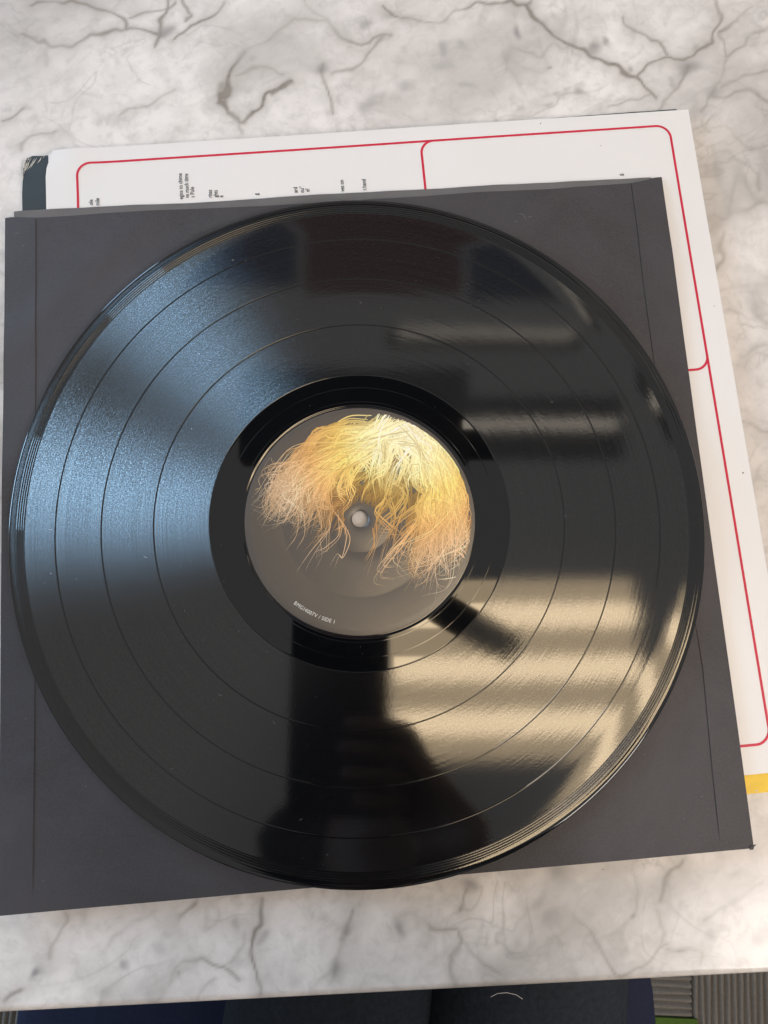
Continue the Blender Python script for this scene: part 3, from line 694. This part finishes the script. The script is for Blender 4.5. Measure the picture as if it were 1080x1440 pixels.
flow((585,606),((648,645),(612,695)),((660,765),(555,812)),54,7,(14,8,10),1.6,0.78,13,0.00004)
flow((560,604),((474,612),(492,655)),((415,684),(478,716)),24,9,(16,8,9),1.7,0.98,7,0.00008)
flow((588,604),((636,634),(612,680)),((652,705),(600,750)),28,9,(14,8,9),1.7,0.98,7,0.00008)
flow((568,603),((505,616),(624,636)),((480,662),(638,690)),44,11,(16,8,10),1.9,1.08,5,0.00011)
flow((520,625),((430,640),(425,690)),((350,712),(415,735)),44,2,(18,9,12),0.75,1.12,14,0.00014)
flow((620,640),((652,700),(625,720)),((656,805),(585,828)),46,2,(16,9,12),0.75,1.12,14,0.00014)
flow((480,715),((462,745),(476,760)),((432,800),(462,808)),5,2,(9,5,8),0.7,1.0,5,0.0001)
flow((545,655),((505,690),(575,700)),((476,742),(560,765)),10,5,(14,8,10),1.5,0.62,5,0.00003)
V_ = []; F_ = []; C_ = []
for v, f, c in strands:
    n0 = len(V_); V_ += v; F_ += [tuple(i+n0 for i in q) for q in f]; C_ += [(*q, 1) for q in c]
me = mesh('artwork', V_, F_); ca_ = me.color_attributes.new('ink', 'FLOAT_COLOR', 'POINT'); ca_.data.foreach_set('color', np.array(C_, np.float32).ravel())
t = NT('printed_gold_inks'); a_ = t.n('Attribute', attribute_name='ink')
t.principled(t.mix(t.math('MULTIPLY', t.noise(600,3,0.6), 0.2), a_.outputs[0], (0.45,0.28,0.10)), 0.42, 0.6); M['art'] = t.m
art = obj('printed_artwork', me, M['art'], lab); art['kind'] = 'stuff'; art['label'] = 'plume of golden and peach wisps printed on the dark label'

M['white_ink'] = simple('white_ink', (0.80,0.79,0.77), 0.5, 0.4, 0.05, 500)
# catalogue line set along the label's lower rim
S = "BMG14007V / SIDE 1"
a0 = at(412,850,0); a1 = at(471,876,0)
rt = (math.hypot(a0.x, a0.y)+math.hypot(a1.x, a1.y))/2
th0, th1 = math.atan2(a0.y, a0.x), math.atan2(a1.y, a1.x)
size = 0.0023; adv = []
for ch in S:
    if ch == ' ': adv.append(0.30); continue
    tmn = text_mesh(ch, 1.0); xs_ = [v.co.x for v in tmn.vertices]; adv.append(max(xs_)+0.10 if ch != '1' else max(xs_)+0.16)
k = (th1-th0)*rt/(sum(adv)); acc = 0.0
tv = []; tf = []
for ch, ad_ in zip(S, adv):
    if ch != ' ':
        tmn = text_mesh(ch, 1.0, 1.0, 'LEFT', 0.0); n0 = len(tv)
        th = th0+(acc+ad_*0.5)*k/rt
        for v in tmn.vertices:
            lx_ = (v.co.x-ad_*0.5)*k; ly_ = v.co.y*size
            rr = rt-ly_; aa = th+lx_/rt          # letters stand towards the centre
            tv.append((rr*math.cos(aa), rr*math.sin(aa), ART+0.0002))
        tf += [tuple(i+n0 for i in p.vertices) for p in tmn.polygons]
    acc += ad_
obj('printed_text', mesh('cat', tv, tf), M['white_ink'], lab)
# pressed mark in the run-out area
o = obj('pressed_mark', merge and mesh('mark', *merge([ribbon([Vector((0.0022*math.cos(q/20*6.28), 0.0017*math.sin(q/20*6.28), 0)) for q in range(18)], 0.00022), ribbon([Vector((0.0008*math.cos(q/8*5), 0.0008*math.sin(q/8*5), 0)) for q in range(8)], 0.0002)])), M['rim'], rec)
q = at(459,905,0); o.location = (q.x, q.y, 0.00005); o.rotation_euler = (0.05,0,0.1)
# dust and lint
sl = []
def dust_pt():
    while True:
        a = random.uniform(0, 6.283); r = math.sqrt(random.uniform(0.052**2, 0.146**2)); return r*math.cos(a), r*math.sin(a)
for k in range(260):
    if random.random() < 0.45:
        px, py = random.gauss(640,60) if random.random() < .3 else random.gauss(330,110), 0
        py = random.gauss(400,30) if px > 520 else random.gauss(960,110)
        q = at(px, py, 0); x, y = q.x, q.y
        if not 0.052 < math.hypot(x, y) < 0.146: continue
    else: x, y = dust_pt()
    s = random.choice([0.00005,0.00006,0.00008,0.00012]); a = random.uniform(0, 6.28)
    p = Vector((x, y, 0.0001))
    if random.random() < 0.08:
        L = random.uniform(0.0005, 0.0018); b = random.uniform(-1.2, 1.2)
        sl.append(ribbon([p+Vector((math.cos(a+b*t)*L*t, math.sin(a+b*t)*L*t, 0.00005)) for t in (0,.33,.66,1)], 0.00006))
    else: sl.append(ribbon([p, p+Vector((math.cos(a), math.sin(a), 0))*s*1.6], s))
d = obj('dust', mesh('dust', *merge(sl)), simple('lint', (0.36,0.36,0.38), 0.9, 0.1, 0.3, 900), rec); d['kind'] = 'stuff'

# ------------------------------------------------------------------ the sitter's chair, the photographer and the phone
M['navy'] = simple('navy_upholstery', (0.015,0.019,0.043), 0.85, 0.2, 0.25, 500, 0.0006)
M['denim'] = simple('dark_denim', (0.018,0.024,0.033), 0.85, 0.2, 0.6, 300, 0.002)
M['shirt'] = simple('black_knit', (0.012,0.012,0.014), 0.9, 0.15, 0.3, 300, 0.0008)
M['skin'] = simple('skin', (0.24,0.14,0.10), 0.5, 0.4, 0.1, 90)
M['hair'] = simple('dark_hair', (0.018,0.012,0.009), 0.5, 0.4, 0.4, 200)
chair = thing('upholstered_chair', 'navy upholstered chair pulled up to the table edge', 'chair', (0.045,-0.46,ZF), TA)
zs = -0.29-ZF
def rounded_pad(w_, d_, h_, rad, z):
    pts = []
    for cx, cy, a0 in ((w_/2-rad, d_/2-rad, 0), (-w_/2+rad, d_/2-rad, 90), (-w_/2+0.05, -d_/2+0.05, 180), (w_/2-0.05, -d_/2+0.05, 270)):
        rr = rad if cy > 0 else 0.05
        for k in range(9): a = math.radians(a0+k*11.25); pts.append((cx+rr*math.cos(a), cy+rr*math.sin(a)))
    v = []; f = []; n = len(pts)
    prof_ = [(0.93, -h_), (1.0, -h_*0.75), (1.0, -h_*0.3), (0.985, -h_*0.1), (0.95, -0.004), (0.88, 0.0), (0.5, 0.004), (0.02, 0.006)]
    for s, zz in prof_:
        for x, y in pts: v.append((x*s, y*s, z+zz))
    for i in range(len(prof_)-1):
        for k in range(n): f.append((i*n+k, i*n+(k+1) % n, (i+1)*n+(k+1) % n, (i+1)*n+k))
    f.append(tuple(range(n))[::-1]); f.append(tuple(range((len(prof_)-1)*n, len(prof_)*n)))
    return mesh('pad', v, f, True)
obj('seat', rounded_pad(0.49, 0.47, 0.07, 0.10, zs), M['navy'], chair)
bk = obj('backrest', box(0,-0.25,zs+0.27, 0.44,0.05,0.40, 0.022), M['navy'], chair)
for sx in (-1, 1):
    for sy in (-1, 1):
        obj('leg', cyl((sx*0.19, sy*0.17, zs-0.065), (sx*0.21, sy*0.20, 0.0), 0.018, 0.013), M['iron'], chair)
for sx in (-1, 1): obj('back_post', box(sx*0.17,-0.247,zs+0.03, 0.03,0.02,0.18, 0.004), M['iron'], chair)

person = thing('person', 'person in dark jeans seated at the table edge holding a phone over the record', 'person', (0.045,-0.46,ZF), 0)
PO = Vector((0.045,-0.46,ZF))
def skin(name, nodes, links, mat, sub=2, parent=None):
    ids = list(nodes); me = mesh(name, [Vector(nodes[k][0])-PO for k in ids], [])
    me = bpy.data.meshes.new(name); me.from_pydata([tuple(Vector(nodes[k][0])-PO) for k in ids], [(ids.index(a), ids.index(b)) for a, b in links], [])
    o = obj(name, me, mat, parent); 
    md = o.modifiers.new('skin', 'SKIN'); md.use_smooth_shade = True
    lay = me.skin_vertices[0] if len(me.skin_vertices) else None
    for i, k in enumerate(ids):
        r = nodes[k][1]; lay.data[i].radius = r if isinstance(r, tuple) else (r, r); lay.data[i].use_root = (i == 0)
    s2 = o.modifiers.new('smooth', 'SUBSURF'); s2.levels = sub; s2.render_levels = sub
    return o
def cf(r, u, b): p = CAM+RC@np.array([r, u, b]); return (p[0], p[1], p[2])
N = {'pelvis': ((0.075,-0.52,-0.20),(0.13,0.09)), 'belly': ((0.07,-0.53,-0.06),(0.12,0.085)), 'chest': ((0.06,-0.51,0.12),(0.13,0.09)), 'collar': ((0.05,-0.47,0.26),(0.09,0.065)),
     'neck': ((0.045,-0.400,0.33),0.05), 'jaw': ((0.042,-0.290,0.385),(0.055,0.06)), 'head': ((0.04,-0.260,0.455),(0.072,0.085)), 'crown': ((0.04,-0.270,0.535),(0.055,0.065)), 'nose': ((0.04,-0.180,0.43),0.014),
     'shR': ((0.20,-0.47,0.23),0.055), 'elR': ((0.25,-0.30,0.10),0.042), 'wrR': (cf(0.062,-0.150,0.020),0.026), 'palmR': (cf(0.038,-0.112,0.022),(0.018,0.028)),
     'shL': ((-0.10,-0.47,0.23),0.055), 'elL': ((-0.19,-0.50,-0.03),0.042), 'wrL': ((-0.12,-0.50,-0.20),0.026), 'palmL': ((-0.10,-0.46,-0.235),(0.030,0.016)),
     'hipL': ((0.02,-0.50,-0.21),0.075), 'knL': ((0.015,-0.02,-0.22),0.056), 'anL': ((0.01,-0.06,-0.66),0.036), 'toL': ((0.0,0.09,-0.725),0.03),
     'hipR': ((0.13,-0.50,-0.21),0.075), 'knR': ((0.145,0.0,-0.22),0.056), 'anR': ((0.15,-0.05,-0.66),0.036), 'toR': ((0.16,0.10,-0.725),0.03)}
E = [('pelvis','belly'),('belly','chest'),('chest','collar'),('collar','neck'),('neck','jaw'),('jaw','head'),('head','crown'),('head','nose'),('collar','shR'),('shR','elR'),('elR','wrR'),('wrR','palmR'),('collar','shL'),('shL','elL'),('elL','wrL'),('wrL','palmL'),
     ('pelvis','hipL'),('hipL','knL'),('knL','anL'),('anL','toL'),('pelvis','hipR'),('hipR','knR'),('knR','anR'),('anR','toR')]
for i in range(4):              # fingers of the right hand close round the back of the phone
    u = -0.080-0.019*i; ln = (0.030,0.036,0.033,0.024)[i]
    N['r%da' % i] = (cf(0.033, u, 0.014),0.0095); N['r%db' % i] = (cf(0.0255, u+0.001, -0.002),0.0085); N['r%dc' % i] = (cf(0.010, u+0.003, -0.0055),0.008); N['r%dd' % i] = (cf(0.010-ln, u+0.006, -0.0045),0.0068)
    E += [('palmR','r%da' % i),('r%da' % i,'r%db' % i),('r%db' % i,'r%dc' % i),('r%dc' % i,'r%dd' % i)]
    x0 = -0.018+0.017*i-0.022
    N['l%da' % i] = ((x0-0.06,-0.427,-0.25),0.009); N['l%db' % i] = ((x0-0.054,-0.405,-0.262),0.0085); N['l%dc' % i] = ((x0-0.05,-0.388-0.004*abs(i-1.5),-0.272),0.007)
    E += [('palmL','l%da' % i),('l%da' % i,'l%db' % i),('l%db' % i,'l%dc' % i)]
N['rt1'] = (cf(0.026,-0.098,0.026),0.0115); N['rt2'] = (cf(0.006,-0.072,0.0245),0.0105); N['rt3'] = (cf(-0.010,-0.056,0.023),0.009); E += [('palmR','rt1'),('rt1','rt2'),('rt2','rt3')]
N['lt1'] = ((-0.062,-0.455,-0.238),0.0105); N['lt2'] = ((-0.046,-0.433,-0.252),0.009); E += [('palmL','lt1'),('lt1','lt2')]
skin('body', N, E, M['skin'], 2, person)
big = lambda keys, k: {q: (N[q][0], tuple(a*k for a in N[q][1]) if isinstance(N[q][1], tuple) else N[q][1]*k) for q in keys}
T = big(['pelvis','hipL','knL','anL','hipR','knR','anR'], 1.14)
skin('trousers', T, [e for e in E if e[0] in T and e[1] in T], M['denim'], 2, person)
T = big(['belly','pelvis','chest','collar','shR','elR','shL','elL'], 1.16); T['cuffR'] = (tuple(Vector(N['elR'][0]).lerp(Vector(N['wrR'][0]), 0.86)), 0.038); T['cuffL'] = (tuple(Vector(N['elL'][0]).lerp(Vector(N['wrL'][0]), 0.9)), 0.036)
skin('sweater', T, [e for e in E if e[0] in T and e[1] in T]+[('elR','cuffR'),('elL','cuffL')], M['shirt'], 2, person)
Hn = {'top': ((0.04,-0.300,0.535),(0.085,0.075)), 'backh': ((0.042,-0.345,0.46),(0.10,0.07)), 'nape': ((0.045,-0.45,0.37),(0.10,0.05)), 'sideR': ((0.125,-0.275,0.43),(0.03,0.05)), 'lockR': ((0.125,-0.285,0.32),(0.028,0.035)), 'sideL': ((-0.030,-0.275,0.43),(0.03,0.05)), 'lockL': ((-0.015,-0.285,0.32),(0.028,0.035))}
skin('hair', Hn, [('top','backh'),('backh','nape'),('top','sideR'),('sideR','lockR'),('top','sideL'),('sideL','lockL')], M['hair'], 2, person)
for s_ in 'LR':
    sh = {'heel': (tuple(Vector(N['an'+s_][0])+Vector((0,-0.02,-0.055))),(0.04,0.045)), 'ball': (tuple(Vector(N['to'+s_][0])+Vector((0,0,0.005))),(0.045,0.036)), 'tip': (tuple(Vector(N['to'+s_][0])+Vector((0,0.06,0))),(0.038,0.028))}
    skin('shoe', sh, [('heel','ball'),('ball','tip')], M['shirt'], 2, person)
# phone
phone = thing('phone', 'black phone held flat above the record by the seated person', 'phone', cf(-0.0245,-0.065,0.0085))
phone.rotation_euler = cam.matrix_world.to_euler()
obj('body', box(0,0,0, 0.082,0.163,0.009, 0.0035, 4), simple('black_phone_case', (0.010,0.010,0.012), 0.55, 0.4, 0.1, 200), phone)
obj('screen', box(0,0,0.0047, 0.074,0.155,0.0006), simple('dark_glass', (0.005,0.005,0.006), 0.08, 0.5), phone)
for k, (x, y) in enumerate(((0.012,0.066),(0.012,0.046),(0.030,0.056))):
    if k == 0: pass
    obj('lens', cyl((x, y-0.012, -0.0046), (x, y-0.012, -0.0062), 0.0065), M['iron'], phone)
# a stray white fibre on the jeans
q0 = [at(x, y, -0.125) for x, y in ((690,1402),(700,1397),(713,1396),(726,1399),(735,1405))]
v = []; f = []
rb = ribbon(densify(q0, 0.001), 0.0003); lint = obj('fibre', mesh('fibre', *rb), simple('white_fibre', (0.6,0.6,0.58), 0.8, 0.2)); tag(lint, 'stray white fibre on the dark jeans', 'fibre')

# ------------------------------------------------------------------ what hangs overhead and mirrors in the record
WARM = (1.0, 0.77, 0.49)
PA = math.radians(7.6)
cl = thing('ceiling_light', 'warm three tube ceiling light mirrored in the record', 'light', (0.455,-0.095,1.9), PA)
M['enamel'] = simple('white_enamel', (0.75,0.74,0.72), 0.35, 0.5, 0.04, 50)
obj('housing', box(0,0,0.06, 0.78,0.56,0.06, 0.006), M['enamel'], cl)
obj('diffuser', box(0,0,0.02, 0.74,0.52,0.012), emit('warm_diffuser', WARM, 4.0), cl)
for k in (-1, 0, 1): obj('tube', cyl((-0.36,k*0.155,-0.005), (0.36,k*0.155,-0.005), 0.036), emit('warm_tube', WARM, 11.5), cl)
M['black_metal'] = simple('black_painted_metal', (0.008,0.008,0.008), 0.6, 0.3)
sp_ = thing('spotlight', 'black spotlight head hanging beneath the ceiling light', 'light', (0.26,0.0,1.5))
hd = obj('head', box(0,0,0, 0.25,0.082,0.075, 0.036, 6), M['black_metal'], sp_); hd.rotation_euler = (0,0.05,math.radians(-22))
obj('stem', cyl((-0.02,0.01,0.02), (-0.02,0.01,0.33), 0.006), M['black_metal'], sp_)
def tube_light(name, label, a, b, r, s, railw):
    a, b = Vector(a), Vector(b); c = (a+b)/2
    t_ = thing(name, label, 'light', c, math.atan2(b.y-a.y, b.x-a.x)); L = (b-a).length
    obj('tube', cyl((-L/2,0,0), (L/2,0,0), r), emit(name+'_glow', (1.0,0.88,0.72), s), t_)
    obj('rail', box(0,0,0.05, L+0.06, railw, 0.04, 0.004), M['black_metal'], t_)
tube_light('tube_light', 'thin tube light on a black rail over the far right of the table', (0.22,0.625,1.9), (0.70,0.69,1.9), 0.014, 3.0, 0.20)
tube_light('tube_light', 'second tube light on a black rail, farther from the table', (-0.02,0.90,1.9), (0.54,0.965,1.9), 0.016, 1.6, 0.05)
bmx = thing('ceiling_beam', 'dark ceiling beam crossing beyond the table', 'beam', (-0.12,0.62,1.96), PA)
obj('beam_body', box(0,0,0, 0.72,0.30,0.10, 0.006), simple('dark_stained_wood', (0.05,0.04,0.035), 0.6, 0.3, 0.4, 30), bmx)

def reflection_panel(label, x0, x1, y0, y1, col):  # invented coloured panels, added to tint reflections near the record's far rim
    t_ = thing('reflection_panel', label, 'reflection_panel', ((x0+x1)/2, (y0+y1)/2, 1.9), PA)
    obj('panel_board', box(0,0,0, x1-x0, y1-y0, 0.01, 0.003), simple('reflection_tint', col, 0.8, 0.2, 0.1, 40), t_)
    obj('batten', box(0,(y1-y0)/2+0.008,0, x1-x0, 0.014, 0.016, 0.002), M['black_metal'], t_)
reflection_panel('made-up dark red panel overhead, tinting the reflection at the far rim of the record', -0.36, 0.15, 1.02, 1.40, (0.30,0.03,0.035))
reflection_panel('made-up dark blue panel overhead, to the right of the red panel', 0.17, 0.52, 1.06, 1.42, (0.03,0.06,0.16))
reflection_panel('made-up dark blue panel overhead, to the left of the red panel', -0.80, -0.38, 0.98, 1.36, (0.03,0.06,0.16))
